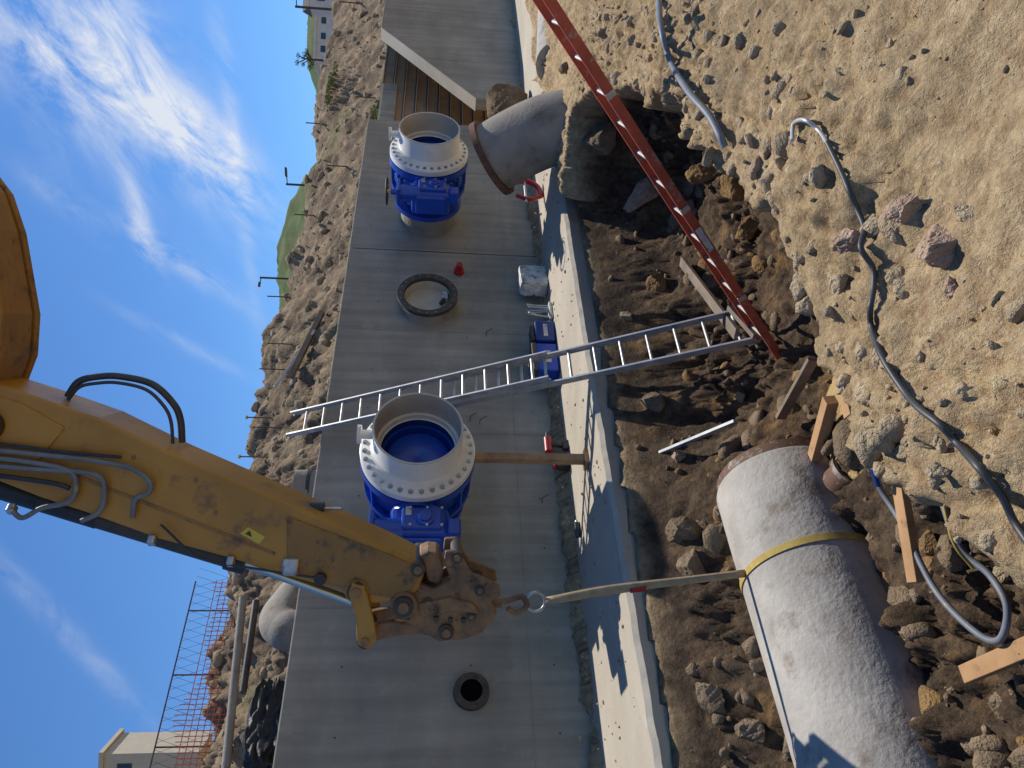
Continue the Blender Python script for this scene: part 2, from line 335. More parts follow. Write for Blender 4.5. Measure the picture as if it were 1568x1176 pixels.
for a in [(1440,378,62,'rock2',11),(1388,318,36,'rock2',12),(988,296,42,'rock2',13),(1085,262,38,'rock3',14),(1125,290,32,'rock3',15),(1305,365,32,'rock2',16),(1290,435,24,'rock',17),(1050,815,40,'rock4',18),(1065,870,38,'rock4',19),(1090,1065,38,'rock4',20),(1150,1120,38,'rock4',21),(1000,620,26,'rock4',22),(1430,835,24,'rock3',23),(1440,720,20,'rock',24),(868,105,16,'rock4',25),(1170,410,24,'rock3',26),(1540,880,26,'rock',27),(1200,250,18,'rock',28),(920,215,40,'rock4',29),(1010,440,28,'rock3',30),(960,485,16,'rock',31),(1135,610,14,'rock',32),(1150,350,30,'rock3',33),(1050,330,32,'rock4',34),(1480,330,28,'rock',35),(1240,470,22,'rock',36),(1000,1000,28,'rock4',37),(1040,700,18,'rock',38),(1460,440,20,'rock2',39),(1225,400,20,'rock',40)]:
    boulder(*a)
def lump(name,c,s,m,seed,pw=.55):
    V=BV.copy(); V=np.sign(V)*np.abs(V)**pw; n=V/np.linalg.norm(V,axis=1)[:,None]
    V=V+n*(.45*(billow(V[:,0]*1.5+V[:,2]*1.3,V[:,1]*1.5-V[:,2]*1.1,5,seed)-.25))[:,None]
    return npmesh(name,V*np.array(s)*.5+np.array(c),BF,m,True)
a=onY(770,160,7.4); lump('soil_block',(a.x,7.45,a.z-.1),(1.1,.6,.8),'brownsoil',4.,.7)
a=onz(1312,655,-1.42); lump('sand_pile',(a.x,a.y,a.z-.03),(1.0,.8,.30),'sand',8.,.9)
# ------------------------------------------------------------------ wall and footing
w=empty('concrete_vault_wall')
Vw=[(-14,8,-.5),(13.9,8,-.5),(13.9,8,3.16),(-14,8,3.16)]
prism('wall_face',[Vector(v)+Vector((0,.175,0)) for v in Vw],(0,.35,0),'wall',w,.015)
jx=onY(670,386,8).x; box('control_joint',(jx,7.999,1.55),(.014,.006,3.1),'darksteel',w,0)
box('form_line',(0,7.9985,.62),(27,.004,.006),'oldconc',w,0)
for xx in (-1.2,1.25,3.65,6.1,8.0,12.2): box('panel_seam',(xx,7.9985,1.55),(.006,.004,3.1),'oldconc',w,0)
for i in range(26):
    for zz in (.35,1.25,2.6):
        if (i*7+int(zz*3))%3: lathe('tie_hole',(-4+i*.7,7.998,zz),(0,-1,0),[(0,0),(0,.011),(.002,.011),(.002,0)],'darksteel',8,w)
xs_=np.arange(-14,24,.05); V=[];Fc=[]
for i,x in enumerate(xs_):
    a1=float(fbm(np.array([x*1.5]),np.array([0.]),4)[0]); a2=float(fbm(np.array([x*2.]),np.array([5.]),3)[0]); a3=float(fbm(np.array([x*7.]),np.array([2.]),3)[0])
    e=float(edge(x))+.035*a1+.015*a3; hh=.014*a2
    V+=[(x,e+.10,-.47),(x,e+.015,-.17),(x,e-.01,-.05+hh),(x,e+.03+.02*a3,-.004+hh),(x,7.0,0.0),(x,8.1,0.0)]
for i in range(len(xs_)-1):
    for k in range(5): Fc.append((i*6+k,(i+1)*6+k,(i+1)*6+k+1,i*6+k+1))
mesh('concrete_footing',V,Fc,'foot',40)
wg=empty('concrete_wing_wall')
P=[onY(a,b,7.9) for a,b in [(585,42),(730,150),(800,152)]]; tz=P[0].z
pts=[Vector((24,7.9,tz)),P[0],P[1],Vector((P[1].x,7.9,-.4)),Vector((24,7.9,-.4))]
prism('wing_face',[p+Vector((0,.14,0)) for p in pts],(0,.28,0),'wall',wg,.012)
prism('wing_cap',[P[0]+Vector((0,.14,.0)),P[1]+Vector((0,.14,.0)),P[1]+Vector((-.03,.14,.015)),P[0]+Vector((-.015,.14,.02)),Vector((24,8.04,tz+.02)),Vector((24,8.04,tz+.001))],(0,.29,0),'foot',wg,.004)
bd=empty('timber_lagging_wall'); bt=onY(600,110,9.1).z; nb=int((bt+.1)/.27)
box('backing',(18.5,9.25,(bt-.4)/2),(9.2,.1,bt+.4),'oldwood',bd,0)
for i in range(nb+1):
    z0=-.1+i*.27
    box('board_%d'%i,(18.5,9.12,z0+.12),(9.2,.14,.225),'brownwood',bd,.01)
    box('ledge_%d'%i,(18.5,9.08,z0+.245),(9.2,.2,.022),'foot',bd,0)
rw=empty('low_return_wall'); box('face',(15.6,9.0,bt-.02),(3.2,.10,.34),'wall',rw,.01)
# ------------------------------------------------------------------ valves
def valve(s0,z0,hand=True):
    g=empty('blue_pipe_valve'); o=Vector((s0,8,z0)); ax=Vector((0,-1,0)); L=lambda n,pr,m,seg=64,sm=35: lathe(n,o,ax,pr,m,seg,g,sm)
    L('wall_stub',[(0,.46),(.40,.45)],'oldconc')
    L('back_flange',[(.36,.3),(.36,.55),(.44,.55),(.44,.3)],'blue')
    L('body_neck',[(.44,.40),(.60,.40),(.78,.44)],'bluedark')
    L('body',[(.74,.40),(.78,.52),(.84,.555),(1.10,.555),(1.15,.50)],'blue')
    L('rear_ring',[(.70,.40),(.70,.60),(.77,.60),(.77,.40)],'blue')
    L('front_flange',[(1.15,.45),(1.15,.625),(1.255,.625),(1.255,.45)],'blue')
    L('gasket',[(1.255,.55),(1.275,.55)],'black')
    L('white_flange',[(1.275,.455),(1.275,.62),(1.355,.62),(1.375,.60),(1.40,.52),(1.44,.478)],'white')
    L('spool',[(1.43,.478),(1.70,.474),(1.74,.474)],'white')
    L('spool_rim',[(1.735,.474),(1.745,.474),(1.745,.452),(1.73,.452)],'cream')
    L('lining',[(1.74,.453),(1.42,.453)],'cream')
    L('seat_ring',[(1.42,.453),(1.42,.42),(1.36,.42),(1.36,.40)],'white')
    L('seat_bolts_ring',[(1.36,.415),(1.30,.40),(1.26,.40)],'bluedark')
    L('seat_inner',[(1.26,.405),(1.26,.375),(1.15,.375)],'blue')
    L('disc',[(1.20,0),(1.23,.15),(1.20,.33),(1.14,.385)],'blue')
    for i in range(32):
        th=2*math.pi*(i+.5)/32; e=Vector((math.cos(th),0,math.sin(th)))*.565
        cyl('bolt_%d'%i,o+e+ax*1.06,o+e+ax*1.405,.017,'steel',g,8)
        cyl('nut_%d'%i,o+e+ax*1.368,o+e+ax*1.392,.031,'steel',g,6)
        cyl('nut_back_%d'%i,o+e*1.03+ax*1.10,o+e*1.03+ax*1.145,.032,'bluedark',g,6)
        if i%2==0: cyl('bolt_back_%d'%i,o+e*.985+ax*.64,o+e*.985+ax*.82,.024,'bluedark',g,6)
    for i in range(10):
        th=2*math.pi*(i+.5)/10; e=Vector((math.cos(th),0,math.sin(th)))
        bar('rib_%d'%i,o+e*.50+ax*.96,o+e*.605+ax*.96,.03,.36,'blue',ax,g,.004)
    c=o+ax*1.0+Vector((-.60,0,-.02)); k=1.2
    lathe('shaft_housing',o+ax*1.0+Vector((-.48,0,0)),(-1,0,0),[(0,.19),(.12,.19),(.12,.27),(.17,.27),(.17,0)],'blue',32,g)
    box('gearbox',c+Vector((-.19,0,-.03)),(.33,.42,.60),'blue',g,.06)
    box('gearbox_cover',c+Vector((-.375,0,-.03)),(.05,.32,.46),'blue',g,.03)
    box('gearbox_lid',c+Vector((-.19,-.235,-.05)),(.25,.07,.42),'blue',g,.025)
    lathe('gearbox_boss',c+Vector((-.19,-.26,-.08)),(0,-1,0),[(0,.10),(.03,.10),(.035,.07),(.06,.065),(.06,0)],'blue',24,g)
    for dz in(-.22,-.07,.10):
        for dx in(-.10,.10): cyl('cover_bolt',c+Vector((-.19+dx,-.265,-.03+dz)),c+Vector((-.19+dx,-.295,-.03+dz)),.015,'steel',g,6)
    cyl('worm_housing',c+Vector((-.26,-.14,.14)),c+Vector((-.26,-.14,.46)),.115,'blue',g,20)
    box('worm_flange',c+Vector((-.26,-.14,.46)),(.30,.28,.05),'blue',g,.01)
    box('worm_foot',c+Vector((-.26,-.12,-.38)),(.18,.22,.14),'blue',g,.02)
    box('name_plate',c+Vector((-.12,-.273,.09)),(.10,.004,.06),'alu',g,0)
    cyl('worm_neck',c+Vector((-.26,-.14,.48)),c+Vector((-.26,-.14,.58)),.05,'blue',g,16)
    cyl('input_shaft',c+Vector((-.26,-.14,.58)),c+Vector((-.26,-.14,.66)),.025,'label',g,10)
    if hand:
        hc_=c+Vector((-.26,-.14,.64))
        tube('handwheel',[hc_+Vector((.2*math.cos(t),.2*math.sin(t),0)) for t in np.linspace(0,2*math.pi,25)],.014,'darksteel',g,8,0)
        for t in (0,2.09,4.19): cyl('spoke',hc_,hc_+Vector((.2*math.cos(t),.2*math.sin(t),0)),.01,'darksteel',g,6)
    n0=o+ax*1.60+Vector((0,0,.46)); cyl('vent_nozzle',n0,n0+Vector((0,0,.13)),.05,'white',g,16); cyl('vent_flange',n0+Vector((0,0,.13)),n0+Vector((0,0,.17)),.10,'white',g,20)
    return g
valve(4.84,1.88,False); valve(10.72,1.90,True)
g=empty('flanged_wall_sleeve'); o=Vector((8.55,8,1.85)); ax=(0,-1,0)
lathe('sleeve',o,ax,[(0,.42),(.2,.40)],'oldconc',56,g); lathe('flange',o,ax,[(.2,.35),(.2,.455),(.26,.455),(.26,.36),(.20,.36)],'darksteel',56,g)
lathe('lining',o,ax,[(.262,.362),(.02,.36),(.02,.0)],'cream',56,g)
for i in range(20):
    th=2*math.pi*i/20; e=Vector((math.cos(th),0,math.sin(th)))*.415; cyl('bolt_hole_%d'%i,o+e+Vector((0,-.258,0)),o+e+Vector((0,-.264,0)),.011,'oldconc',g,8)
box('paper_wad',o+Vector((.12,-.10,-.26)),(.16,.12,.1),'bag',g,.03); cyl('tool',o+Vector((-.05,-.1,-.2)),o+Vector((.15,-.12,-.3)),.03,'darksteel',g,10)
g=empty('small_pipe_sleeve'); o=Vector((2.72,8,1.25))
lathe('flange',o,ax,[(0,.19),(.07,.185),(.07,.115),(.03,.112)],'darksteel',40,g)
lathe('bore',o,ax,[(.069,.114),(.034,.110),(.034,0)],'bore_shade',40,g)  # shallow black cap, painted to stand in for the shade inside a deep bore
for i in range(8):
    th=2*math.pi*(i+.5)/8; e=Vector((math.cos(th),0,math.sin(th)))*.15; cyl('bolt_%d'%i,o+e+Vector((0,-.07,0)),o+e+Vector((0,-.085,0)),.013,'darksteel',g,6)
g=empty('red_pipe_cap'); o=onY(703,414,7.95); cyl('base',o+Vector((0,.05,0)),o+Vector((0,-.02,0)),.085,'red',g,20); cyl('cap',o+Vector((0,-.02,0)),o+Vector((0,-.13,0)),.055,'red',g,6)
# ------------------------------------------------------------------ things on the footing
p0=onY(872,703,6.75)
g=empty('timber_prop'); bar('post',(p0.x,6.75,0.),(p0.x,6.75,1.42),.09,.09,'wood',(0,1,0),g); box('wedge',(p0.x,6.75,.02),(.2,.16,.04),'wood',g)
g=empty('cordless_drill'); o=onY(856,682,7.6); o.z=0
box('battery',o+Vector((0,0,.04)),(.13,.09,.08),'darksteel',g,.01); bar('grip',o+Vector((0,0,.06)),o+Vector((.02,0,.22)),.05,.07,'darksteel',(0,1,0),g,.012)
cyl('motor',o+Vector((-.1,0,.26)),o+Vector((.11,0,.26)),.05,'red',g,16); cyl('chuck',o+Vector((.11,0,.26)),o+Vector((.2,0,.26)),.03,'darksteel',g,12,.018); box('base',o+Vector((-.24,.05,.08)),(.16,.14,.16),'darksteel',g,.02); box('charger_top',o+Vector((-.24,.05,.18)),(.12,.1,.04),'red',g,.01)
def sack(name,o,s,m,rot=0,wr=1.,rd=(.3,.2)):
    bm=bmesh.new(); bmesh.ops.create_cube(bm,size=1); bmesh.ops.subdivide_edges(bm,edges=bm.edges,cuts=23,use_grid_fill=True)
    for v in bm.verts:
        x,y,z=v.co*2; f=(1-rd[0]*abs(x)**5)*(1-rd[1]*abs(y)**4)
        n=float(billow(np.array([x*1.7+y]),np.array([z*1.7+y*.6]),3,3.)[0]); q=1+.16*wr*(n-.2)
        v.co=Vector((x*s[0]/2*(1-.08*abs(z)**6)*q,y*s[1]/2*q,z*s[2]/2*f*q))
    me=bpy.data.meshes.new(name); bm.to_mesh(me); bm.free(); me.materials.append(M[m])
    for p in me.polygons: p.use_smooth=True
    me.set_sharp_from_angle(angle=math.radians(50))
    ob=link(bpy.data.objects.new(name,me)); ob.location=o; ob.rotation_euler=(0,0,rot); return ob
o=onY(814,428,7.7); sack('cement_sack',Vector((o.x,7.72,.22)),(.50,.24,.44),'bag',.15,1.,(.06,.06))
g=empty('tool_box'); o=onY(842,556,7.65); o.z=0
box('case',o+Vector((0,0,.16)),(.50,.28,.30),'blue',g,.02); box('lid',o+Vector((0,0,.34)),(.52,.3,.07),'darksteel',g,.02); box('handle',o+Vector((0,0,.40)),(.2,.03,.04),'darksteel',g,.01); box('label',o+Vector((0,-.142,.15)),(.22,.004,.08),'alu',g,0)
box('second_case',o+Vector((.52,.0,.15)),(.4,.27,.3),'bluedark',g,.03); box('second_label',o+Vector((.52,-.137,.15)),(.24,.004,.06),'bag',g,0); box('top_tray',o+Vector((.5,0,.33)),(.3,.2,.06),'darksteel',g,.02)
g=empty('bolt_bundle'); o=o+Vector((1.0,.0,0))
for i in range(10): cyl('stud_%d'%i,o+Vector((-.12+.03*i,random.uniform(-.1,.1),.02)),o+Vector((-.12+.03*i+.02,random.uniform(-.1,.1),.36)),.014,'steel',g,8)
box('rag',o+Vector((-.02,0,.03)),(.34,.25,.05),'bag',g,.02)
g=empty('pipe_clamp'); o=onY(815,300,7.2); o.z=0
tube('jaw',[o+Vector((0,0,.05)),o+Vector((.25,0,.08)),o+Vector((.42,0,.25)),o+Vector((.38,0,.42))],.045,'red',g); tube('arm',[o+Vector((0,0,.05)),o+Vector((-.1,0,.25)),o+Vector((0,0,.45))],.035,'red',g); cyl('screw',o+Vector((-.2,0,.3)),o+Vector((.4,0,.3)),.02,'steel',g,8)
g=empty('water_bottle'); o=onY(872,810,7.5); o.z=0; cyl('body',o+Vector((-.1,0,.035)),o+Vector((.08,0,.035)),.033,'glass',g,12); cyl('cap',o+Vector((.08,0,.035)),o+Vector((.11,0,.035)),.015,'alu',g,10)
rockfield('footing_debris',420,(-1,12),(6.2,7.95),(.006,.035),'rock',lambda x,y,z:z<0,31,3.,0).location.z=.2
g=empty('concrete_form_ties')
for x,y in [(745,515),(720,645),(735,650),(830,770),(840,560)]:
    a=onY(x,y,8); tube('tie',[a,a+Vector((.02,-.08,.0)),a+Vector((.05,-.12,-.08))],.006,'rustdark',g,6,4)
# ------------------------------------------------------------------ ladders
def ladder(name,c0,c1,wdir,width,m,rw,rh,rungm):
    g=empty(name); wd=Vector(wdir).normalized(); ax=(c1-c0).normalized(); L=(c1-c0).length; nrm=ax.cross(wd).normalized()
    for s in(-1,1):
        q=wd*s*width/2
        bar('rail_%d'%(s+2),c0+q,c1+q,rw*.35,rh,m,nrm,g,.002)
        for e in(-1,1): bar('rail_lip',c0+q+nrm*e*rh/2-wd*s*rw*.25,c1+q+nrm*e*rh/2-wd*s*rw*.25,rw*.7,.006,m,nrm,g,0)
    k=.2
    while k<L-.1:
        cyl('rung',c0+ax*k-wd*width/2,c0+ax*k+wd*width/2,.017,rungm,g,10); k+=.305
    return g,ax,nrm,wd
fo=onz(1135,500,-1.32); top=onY(505,642,7.9); ax_=(top-fo).normalized(); Lt=(top-fo).length
g,_,nn,wd=ladder('aluminium_ladder',fo-ax_*.15,fo+ax_*Lt*.68,(1,0,0),.44,'alu',.03,.075,'alu')
g2,_,_,_=ladder('ladder_fly',fo+ax_*Lt*.40+Vector((0,-.07,.03)),fo+ax_*Lt*1.12+Vector((0,-.07,.03)),(1,0,0),.385,'alu',.028,.07,'alu'); g2.parent=g
f2=onz(1172,522,-1.36); Qd=onD(950,180,5.75); ax2=(Qd-f2).normalized(); tp=f2+ax2*((Qd-f2).length*1.65)
view=ray(1050,330); wd2=(view-ax2*view.dot(ax2)).normalized(); th=math.radians(9); wd2=(wd2*math.cos(th)+ax2.cross(wd2)*math.sin(th)).normalized()
g,_,n2,_=ladder('orange_ladder',f2-ax2*.1,tp,wd2,.40,'orange',.035,.07,'alu')
Lq=(tp-f2).length
for k in (.16,.40,.66):
    a=f2+ax2*Lq*k-wd2*.212; bar('bracket',a,a+ax2*.05,.012,.075,'steel',n2,g,.003)
a=f2+ax2*Lq*.30-wd2*.212; bar('safety_label',a,a+ax2*.25,.006,.05,'bag',n2,g,0)
# ------------------------------------------------------------------ big pipe in the excavation
g=empty('mortar_coated_pipe'); pe=Vector((3.52,5.12,-1.22)); pd=Vector((-1,-.05,0.0)).normalized()
lathe('coating',pe,pd,[(.10,.535),(.13,.548),(.5,.55),(3.,.545),(7.5,.55)],'mortar',96,g)
lathe('steel_end',pe,pd,[(.0,.500),(.0,.515),(.06,.528),(.105,.530),(.105,.536)],'rust',96,g)
lathe('inside',pe,pd,[(0,.5),(.3,.49),(7.5,.49)],'cream',64,g)
sp=.92
lathe('sling_wrap',pe,pd,[(sp,.552),(sp,.560),(sp+.055,.560),(sp+.055,.552)],'strapy',96,g)
oc=pe+pd*.55; od=Vector((.15,-.8,-.25)).normalized()
lathe('outlet_stub',oc,od,[(.45,.15),(.66,.14),(.67,.17),(.71,.17),(.71,.13),(.45,.12)],'rust',32,g)
box('lifting_cleat',pe+pd*.2+Vector((0,.30,.47)),(.10,.04,.06),'darksteel',g,.01,.5); box('lifting_cleat',pe+pd*.33+Vector((0,.33,.46)),(.05,.10,.05),'darksteel',g,.01,.3)
# ------------------------------------------------------------------ excavator arm
H=Vector((pe.x-1.05,5.2,0)); e_=Vector((.70,-.714,0)).normalized(); m_=Vector((.714,.70,0)).normalized()
def ex(x,y,off=0): return onpl(x,y,H-m_*.21,m_)+m_*(.21-off)
g=empty('excavator_arm')
st=[(-60,572),(40,602),(150,640),(265,696),(400,754),(520,806),(600,842),(640,862),(650,880),(640,905),(610,922),(570,925),(520,905),(430,880),(350,855),(240,825),(130,785),(60,762),(-60,715)]
prism('stick',[ex(*p) for p in st],m_*.42,'yellow',g,.02)
for e in(-.215,.215): prism('side_plate',[ex(*p,e) for p in [(440,790),(600,850),(636,866),(641,882),(630,902),(600,914),(545,905),(440,872)]],m_*.02,'yellowdirty',g,.006)
for e in(-.215,.215): prism('stick_doubler',[ex(*p,e) for p in [(-60,590),(35,618),(100,655),(60,705),(-60,700)]],m_*.02,'yellow',g,.006)
bo=[(-140,180),(-80,225),(-38,280),(-16,345),(8,480),(4,548),(-14,596),(-60,640),(-140,640)]
for e in (-.22,.22): prism('boom_cheek',[ex(*p,e) for p in bo],m_*.05,'yellowdirty',g,.015)
prism('boom',[ex(x-5,y) for x,y in bo],m_*.38,'yellowdirty',g,.03)
def pin(x,y,r,w_,m='darksteel',nm='pin'):
    a=ex(x,y); cyl(nm,a-m_*w_/2,a+m_*w_/2,r,m,g,24); cyl(nm+'_cap',a-m_*(w_/2+.02),a+m_*(w_/2+.02),r*.55,'grimy',g,16)
for a in [(547,903,.065,.54),(618,925,.07,.56),(640,870,.05,.5),(560,977,.055,.54),(683,968,.055,.44),(-15,650,.10,.56)]: pin(*a)
pin(618,925,.095,.48,'grimy','pin_boss'); pin(547,903,.085,.48,'yellowdirty','pin_boss')
for e in(-.25,.25):
    prism('side_link',[ex(*p,e) for p in [(540,888),(560,893),(572,940),(578,975),(566,990),(548,982),(546,940),(534,905)]],m_*.045,'yellow',g,.01)
for e in(-.14,.14):
    prism('bucket_link',[ex(*p,e) for p in [(552,965),(600,955),(650,960),(690,955),(695,975),(680,982),(640,975),(600,980),(560,990)]],m_*.06,'grimy',g,.015)
co=[(612,905),(640,895),(665,905),(690,890),(680,862),(682,846),(700,845),(712,862),(722,880),(742,888),(765,898),(768,915),(752,922),(762,940),(752,958),(735,975),(705,982),(672,985),(640,965),(612,950),(602,925)]
for e in(-.16,.16): prism('coupler_plate',[ex(*p,e) for p in co],m_*.055,'grimy',g,.012)
prism('coupler_core',[ex(*p) for p in [(625,915),(690,905),(730,900),(745,925),(735,955),(690,965),(640,955)]],m_*.26,'grimy',g,.03)
prism('coupler_jaw',[ex(*p) for p in [(640,855),(655,850),(672,852),(680,880),(672,900),(655,895),(650,875)]],m_*.30,'grimy',g,.02)
prism('coupler_rib',[ex(*p,.20) for p in [(640,925),(690,915),(725,925),(735,940),(690,935),(645,945)]],m_*.03,'grimy',g,.008)
for a in [(700,855,.042,.40),(735,905,.038,.40),(655,925,.042,.40),(722,945,.033,.40)]: pin(*a)
for x,y in [(690,950),(710,950),(668,948),(625,945)]:
    a=ex(x,y,.19); cyl('coupler_bolt',a,a-m_*.03,.02,'darksteel',g,6)
a,b,c=ex(120,803),ex(362,876),ex(550,943)
cyl('cylinder_barrel',a,b,.07,'darksteel',g,28); cyl('cylinder_gland',ex(335,868),ex(365,877),.085,'black',g,28); cyl('cylinder_rod',b,c,.036,'chrome',g,20); cyl('cylinder_barrel_rear',ex(-60,748),ex(130,806),.075,'black',g,28)
def hose(nm,pp,r,m='darksteel',off=.26): tube(nm,[ex(x,y,off) for x,y in pp],r,m,g,10,6)
hose('hydraulic_line',[(-40,683),(60,693),(150,703),(205,715),(233,735),(232,752),(212,762),(208,790)],.017,'hosegrey')
hose('hydraulic_line',[(-40,695),(50,705),(110,718),(122,740),(112,765),(70,775),(40,790),(22,775)],.017,'hosegrey')
hose('hydraulic_line',[(-40,708),(60,716),(150,724),(165,750),(158,780),(130,795)],.017,'hosegrey')
hose('hydraulic_line',[(-40,722),(20,728),(90,738),(112,745)],.017,'black')
hose('hydraulic_line',[(-40,674),(40,682),(100,690),(190,698)],.012,'black')
hose('grease_line',[(250,800),(310,850),(400,868),(480,880),(495,880)],.008,'black')
hose('boom_hose',[(80,612),(98,588),(130,580),(165,580),(215,592),(248,622),(260,648),(263,685)],.024,'cable',0)
hose('boom_hose',[(86,616),(104,596),(130,590),(165,589),(210,600),(238,626),(249,650),(252,685)],.012,'cable',.05)
for x,y in [(235,826),(355,858),(440,862),(22,778)]:
    a=ex(x,y,.24); box('hose_clamp',a,(.06,.06,.05),'steel',g,.01)
prism('warning_label',[ex(*p,.212) for p in [(368,817),(380,807),(406,822),(397,833)]],m_*.004,'label',g,0)
prism('warning_triangle',[ex(*p,.216) for p in [(376,817),(383,812),(386,822)]],m_*.003,'black',g,0)
for x,y in [(205,700),(300,735),(330,785),(450,815)]:
    a=ex(x,y,.21); cyl('paint_bolt',a,a-m_*.012,.014,'grimy',g,8)
prism('weld_seam',[ex(*p,.212) for p in [(75,715),(420,850),(423,846),(78,710)]],m_*.006,'yellowdirty',g,0)
a=ex(490,790,.0); cyl('work_light',a,a+Vector((0,0,.10)),.05,'black',g,16); cyl('work_light_stem',a,a-Z*.12,.012,'steel',g,8); a=ex(492,883,.22); cyl('fitting',a,a-m_*.06,.04,'black',g,16); a=ex(447,866,.24); box('valve_block',a,(.11,.08,.11),'steel',g,.02)
hk=[ex(*p) for p in [(765,940),(785,935),(805,930),(812,945),(795,955),(782,948)]]
tube('lifting_hook',hk,.022,'grimy',g,12,6); cyl('hook_swivel',ex(755,940),ex(772,940),.035,'grimy',g,14)
ce=ex(826,938); pts=[ce+(R0*math.cos(t)+Z*math.sin(t))*.072 for t in np.linspace(0,2*math.pi,25)]; tube('ring',pts,.012,'steel',g,8,0)
sl=empty('lifting_sling'); A=ce-Z*.07; B=pe+pd*(sp+.03)+Vector((0,-.02,.56))
def ribbon(nm,P,w_,wd,m,par,t=.006):
    P=smoothpts(P,6); V=[];Fc=[]; wd=Vector(wd).normalized()
    for p in P: V+=[p-wd*w_/2,p+wd*w_/2]
    for i in range(len(P)-1): Fc.append((2*i,2*i+1,2*i+3,2*i+2))
    o=mesh(nm,V,Fc,m,60,0,par); s=o.modifiers.new('s','SOLIDIFY'); s.thickness=t; return o
ribbon('webbing',[A,A.lerp(B,.5)+R0*.012,B],.05,R0,'strap',sl); ribbon('webbing_back',[A+R0*.01,A.lerp(B,.3)+R0*.035,A.lerp(B,.7)+R0*.02,B+R0*.01],.045,(R0+Fh*.6),'strap',sl)
ribbon('tag',[A.lerp(B,.42)-Fh*.012,A.lerp(B,.5)-Fh*.012],.04,R0,'red',sl,.004)
# ------------------------------------------------------------------ lumber and tools in the pit
def plank(name,a,b,w_,h,m,up=None): return bar(name,a,b,w_,h,m,up,None,.004)
g=empty('spirit_level'); a,b=onz(978,707,-.42),onz(1127,645,-.95); bar('body',a,b,.03,.06,'level',None,g); bar('vial',a.lerp(b,.47),a.lerp(b,.53),.036,.03,'blue',None,g)
plank('lumber_plank',ong(1045,400,.12),onz(1128,512,-1.25),.04,.12,'oldwood',Fh)
plank('lumber_plank',onz(1272,612,-1.15),onz(1248,700,-1.25),.09,.09,'wood')
plank('lumber_plank',onz(1283,560,-1.2),onz(1302,638,-1.2),.09,.05,'wood')
plank('lumber_plank',onz(1195,640,-1.3),onz(1245,550,-1.3),.04,.09,'oldwood')
plank('lumber_plank',onz(1368,680,-1.0),onz(1402,892,-1.0),.09,.05,'wood')
plank('lumber_plank',onz(1478,1033,-1.05),onz(1590,985,-1.05),.09,.05,'wood')
plank('lumber_plank',onz(1120,470,-1.2),onz(1160,515,-1.3),.05,.1,'oldwood')
# ------------------------------------------------------------------ hoses on the bank
def gh(name,pp,r,m,off=.0): tube(name,[ong(x,y,off+r*.6) for x,y in pp],r,m,None,10,8)
gh('grey_conduit_hose',[(1008,-20),(1015,40),(1030,95),(1055,140),(1085,175),(1105,205),(1112,225)],.022,'hosegrey',.03)
gh('power_cable',[(1270,218),(1285,255),(1305,290),(1320,320),(1326,350),(1328,380),(1340,410),(1345,440),(1338,470),(1338,500),(1352,545),(1385,600),(1410,625),(1440,650),(1470,680),(1500,715),(1535,760),(1568,800),(1600,850)],.011,'cable',.012)
gh('white_hose',[(1217,215),(1214,200),(1222,188),(1238,184),(1258,200),(1272,220)],.009,'alu',.015)
tube('water_hose',[onz(x,y,z) for x,y,z in [(1338,672,-.8),(1345,740,-.95),(1380,800,-1.),(1430,900,-1.),(1490,965,-1.),(1530,980,-1),(1542,930,-1.),(1515,880,-1.),(1470,840,-.95),(1440,760,-.9),(1415,700,-.85),(1375,655,-.8)]],.018,'hosegrey',None,10,8)
tube('yellow_hose',[onz(x,y,z) for x,y,z in [(1345,665,-.75),(1365,650,-.7),(1400,690,-.7),(1440,760,-.75),(1460,830,-.8),(1490,870,-.9)]],.009,'strapy',None,8,8)
tube('blue_hose',[onz(x,y,z) for x,y,z in [(1335,670,-.75),(1332,700,-.85),(1345,745,-.9)]],.018,'bluedark',None,8,8)
# ------------------------------------------------------------------ elbow pipe on the far bank
g=empty('concrete_pipe_elbow')
b0=onD(890,190,10.6); b1=onD(840,200,10.7); b2=onD(797,218,10.85); b3=onD(754,242,11.0)
P=smoothpts([b0,b1,b2,b3],8); tube('barrel',[b0,b1,b2,b3],.50,'oldconc',g,48,8,cap=False)
axx=(P[-1]-P[-3]).normalized()
lathe('end_flange',P[-1],axx,[(-.04,.50),(-.04,.57),(.05,.57),(.05,.44),(-.3,.44)],'rustdark',56,g)
q0=onD(862,100,11.6); q1=onD(862,-40,13.5); cyl('run_pipe',q0,q1,.42,'mortar',g,48)
# ------------------------------------------------------------------ behind the wall
g=empty('capped_pipe_bend')
a=onY(458,965,9.3); tube('bend',[a+Vector((.0,.2,-.6)),a+Vector((-.02,0,.0)),a+Vector((.04,.05,.18)),a+Vector((.22,.2,.30)),a+Vector((.6,.6,.30)),a+Vector((1.3,1.3,.2))],.25,'oldconc',g,36,8)
g=empty('upright_pipe'); a=onY(478,748,9.0); cyl('barrel',a+Vector((0,0,-.7)),a+Vector((-.02,0,.22)),.27,'oldconc',g,32); cyl('band',a+Vector((0,0,.0)),a+Vector((0,0,.05)),.28,'darksteel',g,32)
g=empty('long_water_pipe'); cyl('barrel',onY(372,915,11.2),onY(345,1185,11.2),.06,'oldconc',g,20); cyl('lower_pipe',onY(392,920,10.6),onY(372,1060,10.6),.05,'darksteel',g,14)
sack('black_tarpaulin',onY(415,1125,9.2),(.9,.7,.5),'tarp',.3,2.)
